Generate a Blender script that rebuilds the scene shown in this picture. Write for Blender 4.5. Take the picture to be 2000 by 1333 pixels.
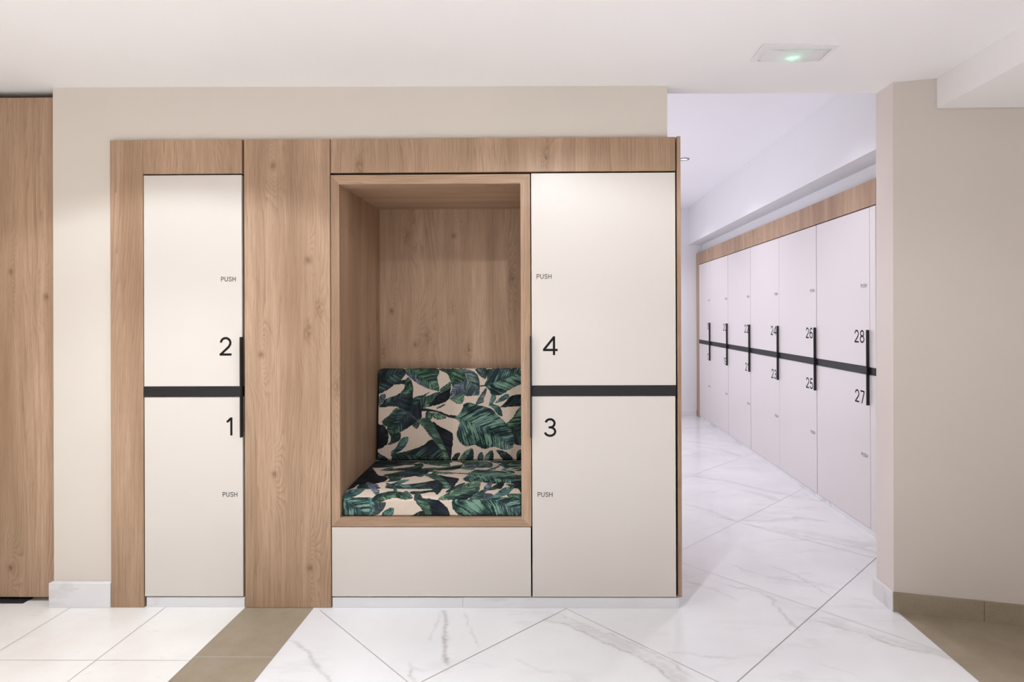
import bpy, bmesh, math, random
import numpy as np
from mathutils import Vector, Matrix

for _o in list(bpy.data.objects):
    bpy.data.objects.remove(_o, do_unlink=True)
SC = bpy.context.scene
COL = SC.collection

# ------------------------------------------------------------------ camera
YAW, PITCH, ROLL = .01072, .00136, -.00368
fw = Vector((-math.sin(YAW), math.cos(YAW), 0)); rt = Vector((math.cos(YAW), math.sin(YAW), 0)); up = Vector((0, 0, 1))
fw2 = fw*math.cos(PITCH) + up*math.sin(PITCH); up2 = up*math.cos(PITCH) - fw*math.sin(PITCH)
rt3 = rt*math.cos(ROLL) + up2*math.sin(ROLL); up3 = up2*math.cos(ROLL) - rt*math.sin(ROLL)
cam = bpy.data.cameras.new('camera'); cam_o = bpy.data.objects.new('camera', cam); COL.objects.link(cam_o)
m = Matrix.Identity(4)
for i in range(3):
    m[i][0] = rt3[i]; m[i][1] = up3[i]; m[i][2] = -fw2[i]
m[0][3], m[1][3], m[2][3] = 0, 0, 1.4
cam_o.matrix_world = m
cam.sensor_width = 36; cam.sensor_fit = 'HORIZONTAL'; cam.lens = 1160*36/2000
cam.shift_x = (1000-1061.3)/2000; cam.shift_y = (614.915-666.5)/2000
cam.clip_start = .05
SC.camera = cam_o
SC.view_settings.view_transform = 'Standard'; SC.view_settings.look = 'None'
SC.view_settings.gamma = 1; SC.view_settings.use_curve_mapping = False
SC.view_settings.exposure = 0.57

# ------------------------------------------------------------------ world and lamps
W = bpy.data.worlds.new('daylight'); SC.world = W; W.use_nodes = True
bg = W.node_tree.nodes['Background']; bg.inputs[0].default_value = (.95, .97, 1.0, 1); bg.inputs[1].default_value = .35

def lamp(name, kind, loc, energy, color, target=None, **kw):
    l = bpy.data.lights.new(name, kind); o = bpy.data.objects.new(name, l); COL.objects.link(o)
    o.location = loc; l.energy = energy; l.color = color
    for k, v in kw.items(): setattr(l, k, v)
    if target is not None:
        o.rotation_euler = (Vector(target)-Vector(loc)).to_track_quat('-Z', 'Y').to_euler()
    return o
WARM = (.895, .937, 1.0)
FRONT = (.84, .918, 1.0)
COOL = (.89, .895, 1.0)
# recessed ceiling downlights of the lobby (a row about a metre in front of the lockers)
for x, y, e, ang, bl in ((.02, 1.87, 22, 151, .32), (-1.78, 1.87, 22.5, 135, .22)):
    lamp('lobby_spot', 'SPOT', (x, y, 2.47), e, FRONT, (x, y, 0), spot_size=math.radians(ang), spot_blend=bl, shadow_soft_size=.014)
    # the bright core of the same reflector
    lamp('downlight_core', 'SPOT', (x, y, 2.465), 13 if x > -1 else 68, FRONT, (x, y, 0), spot_size=math.radians(100), spot_blend=.9, shadow_soft_size=.025)
for x in (-2.6, -.6, 1.4):  # added unseen fill spots; their bounce off the floor brightens the ceiling
    for y in (.2, -1.5):
        lamp('lobby_spot', 'SPOT', (x, y, 2.46), 205, WARM, (x, y, 0), spot_size=math.radians(88), spot_blend=.5, shadow_soft_size=.06)
# corridor: recessed downlights, and an added area light at the side, unseen behind the lobby lockers
for y in (3.7, 5.647, 7.3):
    lamp('corridor_lamp', 'SPOT', (1.278, y, 2.865), 40, COOL, (1.278, y, 0), spot_size=math.radians(126), spot_blend=1., shadow_soft_size=.06)
lamp('corridor_fill', 'AREA', (.66, 5.8, 1.55), 16.5, COOL, (2.0, 5.8, 1.55), shape='RECTANGLE', size=4.2, size_y=2.5)

# ------------------------------------------------------------------ node helpers
def new_mat(name, rough=.5, col=(.8, .8, .8), spec=.5):
    M = bpy.data.materials.new(name); M.use_nodes = True
    nt = M.node_tree; b = nt.nodes['Principled BSDF']
    b.inputs['Base Color'].default_value = (*col, 1); b.inputs['Roughness'].default_value = rough
    b.inputs['Specular IOR Level'].default_value = spec
    return M, nt, b
def node(nt, t, **kw):
    n = nt.nodes.new(t)
    for k, v in kw.items():
        if hasattr(n, k): setattr(n, k, v)
        else: n.inputs[k].default_value = v
    return n
def mth(nt, op, a, b=None, c=None):
    n = nt.nodes.new('ShaderNodeMath'); n.operation = op
    for i, v in enumerate((a, b, c)):
        if v is None: continue
        if isinstance(v, (int, float)): n.inputs[i].default_value = v
        else: nt.links.new(v, n.inputs[i])
    return n.outputs[0]
def mixc(nt, fac, a, b):
    n = nt.nodes.new('ShaderNodeMix'); n.data_type = 'RGBA'
    for s, v in ((n.inputs[0], fac), (n.inputs[6], a), (n.inputs[7], b)):
        if isinstance(v, (int, float)): s.default_value = v
        elif isinstance(v, tuple): s.default_value = (*v, 1)
        else: nt.links.new(v, s)
    return n.outputs[2]
def ramp(nt, v, a, b, ya=0., yb=1.):
    n = nt.nodes.new('ShaderNodeMapRange'); n.inputs[1].default_value = a; n.inputs[2].default_value = b
    n.inputs[3].default_value = ya; n.inputs[4].default_value = yb; nt.links.new(v, n.inputs[0]); return n.outputs[0]
def comb(nt, x, y, z):
    n = nt.nodes.new('ShaderNodeCombineXYZ')
    for i, v in enumerate((x, y, z)):
        if isinstance(v, (int, float)): n.inputs[i].default_value = v
        else: nt.links.new(v, n.inputs[i])
    return n.outputs[0]
def noise(nt, vec, scale=1., detail=2., rough=.5):
    n = nt.nodes.new('ShaderNodeTexNoise'); n.inputs['Scale'].default_value = scale
    n.inputs['Detail'].default_value = detail; n.inputs['Roughness'].default_value = rough
    nt.links.new(vec, n.inputs['Vector']); return n.outputs['Fac']
def bump(nt, b, h, strength, dist=.001):
    n = nt.nodes.new('ShaderNodeBump'); n.inputs['Strength'].default_value = strength; n.inputs['Distance'].default_value = dist
    nt.links.new(h, n.inputs['Height']); nt.links.new(n.outputs[0], b.inputs['Normal'])

def srgb(*c):
    return tuple(((v/255+.055)/1.055)**2.4 if v/255 > .04045 else v/255/12.92 for v in c)

# oak veneer; grain along axis 'z', 'x' or 'y'
def oak(name, axis, seed, knots=()):
    M, nt, b = new_mat(name, .42, spec=.35)
    tc = node(nt, 'ShaderNodeTexCoord'); sp = node(nt, 'ShaderNodeSeparateXYZ'); nt.links.new(tc.outputs['Object'], sp.inputs[0])
    oi = node(nt, 'ShaderNodeObjectInfo')
    r = mth(nt, 'MULTIPLY', oi.outputs['Random'], 23.7)
    X, Y, Z = sp.outputs
    if axis == 'z': a = mth(nt, 'ADD', X, Y); g = Z
    elif axis == 'x': a = mth(nt, 'ADD', Z, Y); g = X
    else: a = mth(nt, 'ADD', X, Z); g = Y
    bend = 0.; spot = 0.
    for ka, kg in knots:                                   # single knots seen on a particular board
        da = mth(nt, 'SUBTRACT', a, ka); dg = mth(nt, 'SUBTRACT', g, kg)
        q1 = mth(nt, 'ADD', mth(nt, 'POWER', mth(nt, 'ABSOLUTE', mth(nt, 'DIVIDE', da, .045)), 2.), mth(nt, 'POWER', mth(nt, 'ABSOLUTE', mth(nt, 'DIVIDE', dg, .12)), 2.))
        q2 = mth(nt, 'ADD', mth(nt, 'POWER', mth(nt, 'ABSOLUTE', mth(nt, 'DIVIDE', da, .014)), 2.), mth(nt, 'POWER', mth(nt, 'ABSOLUTE', mth(nt, 'DIVIDE', dg, .017)), 2.))
        bend = mth(nt, 'ADD', bend, mth(nt, 'EXPONENT', mth(nt, 'MULTIPLY', q1, -1.)))
        spot = mth(nt, 'ADD', spot, mth(nt, 'EXPONENT', mth(nt, 'MULTIPLY', q2, -1.)))
    a = mth(nt, 'ADD', a, seed); g = mth(nt, 'ADD', g, r)
    # knots bend the grain round them
    vo = node(nt, 'ShaderNodeTexVoronoi'); vo.voronoi_dimensions = '2D'; vo.inputs['Scale'].default_value = 1.0; vo.inputs['Randomness'].default_value = .9
    nt.links.new(comb(nt, mth(nt, 'MULTIPLY', mth(nt, 'ADD', a, r), 3.6), mth(nt, 'MULTIPLY', g, 1.35), 0.), vo.inputs['Vector'])
    kd = vo.outputs['Distance']
    rare = node(nt, 'ShaderNodeSeparateColor'); nt.links.new(vo.outputs['Color'], rare.inputs[0])
    isk = ramp(nt, rare.outputs[0], .35, .45)
    knot = mth(nt, 'MULTIPLY', ramp(nt, kd, .0, .46, 1., 0.), isk)
    n1 = noise(nt, comb(nt, mth(nt, 'MULTIPLY', a, 2.6), mth(nt, 'MULTIPLY', g, .42), r), 1., 1.0, .45)
    phase = mth(nt, 'ADD', mth(nt, 'MULTIPLY', a, 62.), mth(nt, 'ADD', mth(nt, 'MULTIPLY', n1, 22.), mth(nt, 'MULTIPLY', mth(nt, 'POWER', knot, 2.), 6.)))
    if knots: phase = mth(nt, 'ADD', phase, mth(nt, 'MULTIPLY', bend, 7.))
    jit = noise(nt, comb(nt, mth(nt, 'MULTIPLY', a, 34.), mth(nt, 'MULTIPLY', g, 1.1), r), 1., 2., .5)
    phase = mth(nt, 'ADD', phase, mth(nt, 'MULTIPLY', jit, 2.2))
    saw = mth(nt, 'FRACT', phase)
    line = mth(nt, 'MULTIPLY', mth(nt, 'POWER', saw, 2.5), ramp(nt, jit, .35, .62))
    fib = noise(nt, comb(nt, mth(nt, 'MULTIPLY', a, 230.), mth(nt, 'MULTIPLY', g, 5.), r), 1., 3., .6)
    pore = ramp(nt, noise(nt, comb(nt, mth(nt, 'MULTIPLY', a, 520.), mth(nt, 'MULTIPLY', g, 14.), r), 1., 1., .5), .60, .72)
    tone = noise(nt, comb(nt, mth(nt, 'MULTIPLY', a, 9.), mth(nt, 'MULTIPLY', g, .6), r), 1., 3., .55)
    c = mixc(nt, ramp(nt, tone, .32, .68), srgb(163, 132, 105), srgb(198, 166, 138))
    c = mixc(nt, mth(nt, 'MULTIPLY', line, .55), c, srgb(132, 101, 76))
    c = mixc(nt, mth(nt, 'MULTIPLY', ramp(nt, fib, .35, .72), .46), c, srgb(136, 106, 80))
    c = mixc(nt, mth(nt, 'MULTIPLY', pore, .30), c, srgb(118, 86, 62))
    kk = mth(nt, 'MULTIPLY', ramp(nt, kd, .015, .10, 1., 0.), isk)
    kn = noise(nt, comb(nt, mth(nt, 'MULTIPLY', a, 90.), mth(nt, 'MULTIPLY', g, 45.), r), 1., 3., .6)
    c = mixc(nt, mth(nt, 'MULTIPLY', mth(nt, 'MULTIPLY', kk, ramp(nt, kn, .35, .65)), .75), c, srgb(112, 78, 55))
    if knots: c = mixc(nt, mth(nt, 'MULTIPLY', mth(nt, 'MINIMUM', spot, 1.), ramp(nt, kn, .3, .7, .35, .9)), c, srgb(104, 74, 54))
    nt.links.new(c, b.inputs['Base Color'])
    bump(nt, b, mth(nt, 'ADD', fib, mth(nt, 'MULTIPLY', pore, -.7)), .12, .0006)
    return M
KP = [(x+2.8388, z) for x, z in ((-1.326, 2.126), (-1.161, 1.670), (-1.325, .641), (-1.155, .193), (-1.388, 1.215))]
KB = [(x+.57+.419, z) for x, z in ((-.569, 1.875), (-.94, 1.429), (-.80, 1.231))]
KD = [(x+2.898, z) for x, z in ((-2.655, 1.625), (-2.48, 1.50), (-2.66, .165))]
OAK_V = oak('oak veneer vertical grain', 'z', 1.3)
OAK_PANEL = oak('oak veneer wide panel', 'z', 2.1, KP)
OAK_BACK = oak('oak veneer niche back', 'z', 3.3, KB)
OAK_DOOR = oak('oak veneer door', 'z', 6.4, KD)
OAK_H = oak('oak veneer horizontal grain', 'x', 5.1)
OAK_D = oak('oak veneer depth grain', 'y', 8.7)

def paint(name, col, rough, sc=240., st=.05):
    M, nt, b = new_mat(name, rough, col)
    tc = node(nt, 'ShaderNodeTexCoord')
    big = noise(nt, tc.outputs['Object'], 1.3, 3., .5)
    nt.links.new(mixc(nt, ramp(nt, big, .3, .7), tuple(v*.975 for v in col), col), b.inputs['Base Color'])
    bump(nt, b, noise(nt, tc.outputs['Object'], sc, 2., .5), st, .0008)
    return M
WALL = paint('cream emulsion wall', srgb(220, 210, 198), .75, 60., .08)
WALL_R = paint('taupe emulsion wall', srgb(209, 199, 189), .75, 60., .08)
CORR = paint('white corridor paint', srgb(236, 234, 236), .7, 60., .06)
CORR_C = paint('white corridor ceiling paint', srgb(246, 243, 246), .8, 60., .05)
CEIL = paint('white ceiling paint', srgb(243, 240, 238), .85, 60., .05)
LACQ = paint('cream lacquer', srgb(218, 209, 200), .33, 300., .015)
LACQ_W = paint('white lacquer', srgb(224, 216, 214), .33, 300., .015)
BLACK = paint('black coated metal', srgb(11, 10, 11), .5, 300., .02)
VINYL = paint('black vinyl lettering', srgb(12, 10, 11), .7, 300., .0)
for _m in (VINYL,): _m.node_tree.nodes['Principled BSDF'].inputs['Specular IOR Level'].default_value = .25
DARK = paint('dark carcass board', srgb(38, 28, 22), .7)
MATM = paint('black rubber matting', srgb(24, 25, 27), .85, 500., .3)
WHITEP = paint('white moulded plastic', srgb(232, 230, 230), .35, 300., .01)
STEEL = paint('brushed steel', srgb(150, 150, 155), .3); STEEL.node_tree.nodes['Principled BSDF'].inputs['Metallic'].default_value = .8

def taupe(name):
    M, nt, b = new_mat(name, .55, spec=.4)
    tc = node(nt, 'ShaderNodeTexCoord'); o = tc.outputs['Object']
    n1 = noise(nt, o, 9., 5., .6); n2 = noise(nt, o, 260., 2., .6)
    mp = node(nt, 'ShaderNodeMapping'); nt.links.new(o, mp.inputs[0]); mp.inputs['Scale'].default_value = (14, 60, 60); mp.inputs['Rotation'].default_value = (0, 0, .3)
    n3 = noise(nt, mp.outputs[0], 1., 4., .6)
    c = mixc(nt, ramp(nt, n1, .3, .7), srgb(151, 137, 116), srgb(165, 151, 131))
    c = mixc(nt, mth(nt, 'MULTIPLY', ramp(nt, n2, .35, .65), .5), c, srgb(134, 119, 100))
    c = mixc(nt, mth(nt, 'MULTIPLY', ramp(nt, n3, .55, .75), .3), c, srgb(172, 156, 135))
    nt.links.new(c, b.inputs['Base Color']); bump(nt, b, n2, .15, .0006)
    return M
TAUPE = taupe('taupe stone tile')

def marble(name, attr):
    M, nt, b = new_mat(name, .16, spec=.5)
    tc = node(nt, 'ShaderNodeTexCoord'); o = tc.outputs['Object']
    base = mixc(nt, ramp(nt, noise(nt, o, 2.2, 4., .55), .35, .7), srgb(234, 232, 232), srgb(225, 222, 223))
    # faint random veining everywhere
    mp = node(nt, 'ShaderNodeMapping'); nt.links.new(o, mp.inputs[0]); mp.inputs['Rotation'].default_value = (0, 0, .78); mp.inputs['Scale'].default_value = (.8, 2.6, 2.6)
    n = noise(nt, mp.outputs[0], 1.5, 6., .58)
    v = mth(nt, 'SUBTRACT', 1., mth(nt, 'MULTIPLY', mth(nt, 'ABSOLUTE', mth(nt, 'SUBTRACT', n, .5)), 26.))
    v = mth(nt, 'MAXIMUM', v, 0.)
    v = mth(nt, 'MULTIPLY', v, ramp(nt, noise(nt, o, 1.7, 2., .5), .48, .62))
    c = mixc(nt, mth(nt, 'MULTIPLY', v, .22 if attr else .5), base, srgb(178, 174, 172))
    if attr:
        at = node(nt, 'ShaderNodeAttribute'); at.attribute_name = 'vein'
        br = ramp(nt, noise(nt, mp.outputs[0], 22., 5., .65), .3, .62, .35, 1.)
        c = mixc(nt, mth(nt, 'MULTIPLY', mth(nt, 'MULTIPLY', at.outputs['Fac'], br), 1.), c, srgb(172, 167, 161))
    nt.links.new(c, b.inputs['Base Color'])
    return M
MARBLE_F = marble('polished white marble floor', True)
MARBLE = marble('white marble trim', False)
def whitetile():
    M, nt, b = new_mat('worn white floor tile', .2, spec=.5)
    tc = node(nt, 'ShaderNodeTexCoord'); o = tc.outputs['Object']
    c = mixc(nt, ramp(nt, noise(nt, o, 3., 4., .6), .35, .75), srgb(238, 234, 230), srgb(229, 223, 216))
    mp = node(nt, 'ShaderNodeMapping'); nt.links.new(o, mp.inputs[0]); mp.inputs['Scale'].default_value = (6, 22, 1); mp.inputs['Rotation'].default_value = (0, 0, .4)
    s = ramp(nt, noise(nt, mp.outputs[0], 1.6, 4., .6), .62, .78)
    c = mixc(nt, mth(nt, 'MULTIPLY', s, .35), c, srgb(176, 166, 152))
    d = ramp(nt, noise(nt, o, 55., 2., .5), .74, .8)
    c = mixc(nt, mth(nt, 'MULTIPLY', d, .4), c, srgb(140, 130, 118))
    nt.links.new(c, b.inputs['Base Color'])
    return M
TILE = whitetile()
GROUT_L = paint('pale grout', srgb(184, 178, 174), .8)
WALL_J = paint('lighter wall end side', srgb(229, 218, 212), .7, 60., .06)
GROUT = paint('grey grout', srgb(150, 143, 134), .8)
def fabric():
    M, nt, b = new_mat('printed leaf fabric', .85, spec=.2)
    at = node(nt, 'ShaderNodeAttribute'); at.attribute_name = 'print'
    tc = node(nt, 'ShaderNodeTexCoord'); sp = node(nt, 'ShaderNodeSeparateXYZ'); nt.links.new(tc.outputs['Object'], sp.inputs[0])
    wv = mth(nt, 'MULTIPLY', mth(nt, 'SINE', mth(nt, 'MULTIPLY', sp.outputs[0], 2600.)), mth(nt, 'SINE', mth(nt, 'MULTIPLY', mth(nt, 'ADD', sp.outputs[1], sp.outputs[2]), 2600.)))
    nt.links.new(at.outputs['Color'], b.inputs['Base Color'])
    bump(nt, b, wv, .25, .0006)
    return M
FABRIC = fabric()
PIPE = paint('dark seam piping', srgb(40, 44, 44), .8)
def emit(name, col, st):
    M, nt, b = new_mat(name, .4, col); b.inputs['Emission Color'].default_value = (*col, 1); b.inputs['Emission Strength'].default_value = st
    return M

# ------------------------------------------------------------------ mesh helpers
class MB:
    def __init__(s): s.v = []; s.f = []; s.m = []
    def quad(s, pts, mi=0):
        k = len(s.v); s.v += [tuple(p) for p in pts]; s.f.append(tuple(range(k, k+len(pts)))); s.m.append(mi); return s
    def prism(s, base, top, mi=0):
        k = len(s.v); n = len(base); s.v += [tuple(p) for p in base] + [tuple(p) for p in top]
        s.f.append(tuple(range(k+n-1, k-1, -1))); s.f.append(tuple(range(k+n, k+2*n))); s.m += [mi, mi]
        for i in range(n):
            j = (i+1) % n; s.f.append((k+i, k+j, k+n+j, k+n+i)); s.m.append(mi)
        return s
    def box(s, x0, x1, y0, y1, z0, z1, mi=0):
        return s.prism([(x0, y0, z0), (x1, y0, z0), (x1, y1, z0), (x0, y1, z0)], [(x0, y0, z1), (x1, y0, z1), (x1, y1, z1), (x0, y1, z1)], mi)
    def build(s, name, mats, parent=None, bev=0., smooth=False):
        base = Vector((0, 0, 0)); p = parent
        while p is not None: base += p.location; p = p.parent
        me = bpy.data.meshes.new(name); me.from_pydata([tuple(Vector(v)-base) for v in s.v], [], s.f)
        if not isinstance(mats, (list, tuple)): mats = [mats]
        for mm in mats: me.materials.append(mm)
        for i, mi in enumerate(s.m): me.polygons[i].material_index = mi
        bm = bmesh.new(); bm.from_mesh(me); bmesh.ops.remove_doubles(bm, verts=bm.verts, dist=1e-6)
        bmesh.ops.recalc_face_normals(bm, faces=bm.faces)
        if bev: bmesh.ops.bevel(bm, geom=list(bm.edges), offset=bev, segments=2, profile=.5, affect='EDGES', clamp_overlap=True)
        bm.to_mesh(me); bm.free()
        if smooth:
            for pl in me.polygons: pl.use_smooth = True
        o = bpy.data.objects.new(name, me); COL.objects.link(o)
        if parent is not None: o.parent = parent
        return o
def box(name, x0, x1, y0, y1, z0, z1, mat, parent=None, bev=.0012):
    return MB().box(x0, x1, y0, y1, z0, z1).build(name, mat, parent, bev)
def tag(o, label=None, cat=None, group=None, kind=None):
    for k, v in (('label', label), ('category', cat), ('group', group), ('kind', kind)):
        if v: o[k] = v
    return o
def thing(name, label, cat, loc, group=None):
    o = bpy.data.objects.new(name, None); COL.objects.link(o); o.location = loc; o.empty_display_size = .1
    return tag(o, label, cat, group)
def struct(o, label=None): return tag(o, label, None, None, 'structure')

# ------------------------------------------------------------------ lettering: constant-width strokes
def arc(cx, cy, rx, ry, a0, a1, n=22):
    return [(cx+rx*math.cos(math.radians(a0+(a1-a0)*i/n)), cy+ry*math.sin(math.radians(a0+(a1-a0)*i/n))) for i in range(n+1)]
def spl(pts, n=8):
    P = [pts[0]]+list(pts)+[pts[-1]]; out = []
    for i in range(1, len(P)-2):
        for k in range(n):
            t = k/n; out.append(tuple(.5*((2*P[i][c])+(-P[i-1][c]+P[i+1][c])*t+(2*P[i-1][c]-5*P[i][c]+4*P[i+1][c]-P[i+2][c])*t*t+(-P[i-1][c]+3*P[i][c]-3*P[i+1][c]+P[i+2][c])*t**3) for c in (0, 1)))
    return out+[tuple(pts[-1])]
_six = spl([(.06, .31), (.065, .50), (.11, .74), (.21, .89), (.345, .937), (.47, .90), (.55, .79)])
_e6 = arc(.33, .31, .27, .2475, 0, 360, 36)
rot = lambda L: [(.66-x, 1-y) for x, y in L]
GL = {'0': (.66, [arc(.33, .5, .268, .4375, 0, 360, 40)]),
 '1': (.38, [[(.04, .755), (.12, .79), (.26, .94)], [(.30, 0), (.30, 1)]]),
 '2': (.64, [arc(.325, .685, .2525, .2525, 178, -28, 26)+[(.49, .47), (.07, .075)], [(.0, .0625), (.64, .0625)]]),
 '3': (.66, [arc(.33, .7225, .235, .215, 168, -90, 26)+[(.25, .5075)], [(.25, .5075)]+arc(.325, .285, .272, .2225, 90, -168, 28)]),
 '4': (.78, [[(.60, .97), (.045, .285)], [(.0, .275), (.78, .275)], [(.585, 0), (.585, 1)]]),
 '5': (.66, [[(.13, .9375), (.57, .9375)], [(.155, .95), (.095, .475)], arc(.325, .32, .272, .2575, 138, -165, 28)]),
 '6': (.66, [_six, _e6]),
 '7': (.62, [[(.02, .9375), (.6, .9375)], [(.575, .93), (.215, 0)]]),
 '8': (.66, [arc(.33, .735, .225, .2025, 0, 360, 32), arc(.33, .2925, .272, .23, 0, 360, 36)]),
 '9': (.66, [rot(_six), rot(_e6)]),
 'P': (.60, [[(.0625, 0), (.0625, 1)], [(.0625, .9375), (.33, .9375)]+arc(.33, .70, .24, .2375, 90, -90, 16)+[(.0625, .4625)]]),
 'U': (.72, [[(.0625, 1), (.0625, .36)]+arc(.36, .36, .2975, .2975, 180, 360, 18)+[(.6575, 1)]]),
 'S': (.64, [spl([(.575, .74), (.52, .88), (.32, .9375), (.13, .87), (.08, .73), (.16, .59), (.33, .52), (.50, .45), (.58, .30), (.52, .13), (.33, .0625), (.13, .12), (.065, .27)])]),
 'H': (.70, [[(.0625, 0), (.0625, 1)], [(.6375, 0), (.6375, 1)], [(.0625, .52), (.6375, .52)]])}
def stroke(pts, w):
    pts = [p for i, p in enumerate(pts) if i == 0 or math.dist(p, pts[i-1]) > 1e-5]
    n = len(pts); closed = math.dist(pts[0], pts[-1]) < 1e-6
    if closed: pts = pts[:-1]; n -= 1
    L, R = [], []
    for i in range(n):
        a = pts[(i-1) % n] if (closed or i > 0) else None; c = pts[(i+1) % n] if (closed or i < n-1) else None; b = pts[i]
        d1 = Vector((b[0]-a[0], b[1]-a[1])).normalized() if a else None
        d2 = Vector((c[0]-b[0], c[1]-b[1])).normalized() if c else None
        d = ((d1 or d2)+(d2 or d1)).normalized(); nn = Vector((-d.y, d.x)); k = 1/max(.5, nn.dot(Vector((-(d1 or d2).y, (d1 or d2).x))))
        L.append((b[0]+nn.x*w/2*k, b[1]+nn.y*w/2*k)); R.append((b[0]-nn.x*w/2*k, b[1]-nn.y*w/2*k))
    q = []
    for i in range(n if closed else n-1):
        j = (i+1) % n; q.append((L[i], L[j], R[j], R[i]))
    return q
def text_width(s, h, gap=.16): return h*(sum(GL[c][0] for c in s)+gap*(len(s)-1))
def lettering(name, s, h, origin, ux, nrm, parent, w=.122, gap=.16):
    """flat vinyl characters, 0.4 mm proud, on the plane through origin (lower left) with reading direction ux and face normal nrm"""
    mb = MB(); o = Vector(origin); ux = Vector(ux); n = Vector(nrm); uz = Vector((0, 0, 1)); x = 0; lift = 0.0004
    for c in s:
        for si, st in enumerate(GL[c][1]):
            for q in stroke(st, w):
                mb.quad([o+ux*(h*(x+p[0]))+uz*(h*p[1])+n*(lift+.00003*si) for p in q])
        x += GL[c][0]+gap
    k = mb.build(name, VINYL, parent)
    return tag(k, 'black ' + ('word ' if s.isalpha() else 'number ') + s)

# ================================================================== the setting
D = 2.8388                                    # front plane of the lobby lockers
ceil = lambda x: 2.505-.005*x
def slab(mb, x0, x1, y0, y1, zt=2.95):
    mb.prism([(x0, y0, ceil(x0)), (x1, y0, ceil(x1)), (x1, y1, ceil(x1)), (x0, y1, ceil(x0))], [(x0, y0, zt), (x1, y0, zt), (x1, y1, zt), (x0, y1, zt)])
mb = MB(); slab(mb, -3.75, 3.2, -3, 2.96); slab(mb, -3.75, .568, 2.9601, 3.6)
struct(mb.build('ceiling', CEIL), 'smooth white lobby ceiling')
struct(MB().box(.45, 2.7, 2.961, 8.4, 2.88, 2.95).build('ceiling', CORR_C), 'higher white ceiling of the corridor beyond the lobby')
# wall above and left of the lockers
mb = MB()
mb.prism([(-2.411, 2.859, 2.256), (.568, 2.859, 2.256), (.568, 3.6, 2.256), (-2.411, 3.6, 2.256)],
         [(-2.411, 2.859, ceil(-2.411)), (.568, 2.859, ceil(.568)), (.568, 3.6, ceil(.568)), (-2.411, 3.6, ceil(-2.411))])
mb.box(-2.411, -2.120, 2.859, 3.6, 0, 2.256)
struct(mb.build('wall_back', WALL), 'cream painted wall above and left of the lockers')
struct(MB().box(-3.75, -3.6, -3, 3.6, 0, 2.52).build('wall_left', WALL))
struct(MB().box(-3.6, -2.412, 3.45, 3.6, 0, 2.516).build('wall_recess', WALL))
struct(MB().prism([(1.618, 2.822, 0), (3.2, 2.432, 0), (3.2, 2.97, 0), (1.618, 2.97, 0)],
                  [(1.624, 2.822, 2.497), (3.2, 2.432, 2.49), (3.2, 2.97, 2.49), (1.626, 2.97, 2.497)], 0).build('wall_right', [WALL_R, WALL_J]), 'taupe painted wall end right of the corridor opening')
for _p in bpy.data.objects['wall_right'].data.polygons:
    if _p.normal.x < -.9: _p.material_index = 1                # the corridor-facing side is lighter than the taupe front
struct(MB().box(3.2, 3.35, -3, 2.97, 0, 2.489).build('wall_side', WALL_R))
struct(MB().prism([(1.80, -3, 2.355), (3.2, -3, 2.245), (3.2, 2.43, 2.245), (1.80, 2.775, 2.355)],
                  [(1.80, -3, 2.496), (3.2, -3, 2.489), (3.2, 2.43, 2.489), (1.80, 2.775, 2.496)]).build('ceiling_beam', CEIL), 'dropped ceiling beam above the taupe wall')
struct(MB().box(.45, .6, 3.53, 8.27, 0, 2.88).build('wall_corridor', CORR))
struct(MB().box(.45, 2.7, 8.27, 8.4, 0, 2.88).build('wall_end', CORR), 'far end wall of the corridor')
struct(MB().box(2.118, 2.7, 2.971, 8.27, 2.262, 2.88).build('wall_corridor', CORR), 'white wall above the corridor lockers')
struct(MB().box(1.93, 2.1175, 2.971, 8.27, 2.376, 2.88).build('ceiling_soffit', CORR), 'white boxed soffit above the corridor lockers')
# skirting
struct(MB().box(-2.417, -2.1185, 2.8345, 2.8588, 0, .119).build('baseboard_left', MARBLE, None, .002), 'white marble skirting block left of the lockers')
o_ = math.hypot(1, .2465); dx, dy = 1/o_, -.2465/o_; nx, ny = dy, -dx
mb = MB()
for s0, s1 in ((0, .3715), (.3735, .82), (.822, 1.27), (1.272, 1.62)):
    a = (1.612+dx*s0, 2.8225+dy*s0); b = (1.612+dx*s1, 2.8225+dy*s1); t = .0125
    P = [(a[0]+nx*t, a[1]+ny*t), (b[0]+nx*t, b[1]+ny*t), b, a]
    mb.prism([(*p, 0) for p in P], [(*p, .09) for p in P])
struct(mb.build('baseboard_right', TAUPE, None, .001), 'taupe stone skirting of the right wall')
struct(MB().box(1.604, 1.6175, 2.811, 2.978, 0, .09).build('baseboard_pillar', MARBLE, None, .001), 'white marble skirting on the corridor side of the wall end')
struct(MB().box(.6, 2.03, 8.255, 8.2698, 0, .08).build('baseboard_end', MARBLE, None, .001))

# sliding oak panel door in the recess at the left
struct(box('door_1', -3.5, -2.432, 2.898, 2.94, .022, 2.4835, OAK_DOOR), 'tall oak panel door at the left edge beside the cream wall')

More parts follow.
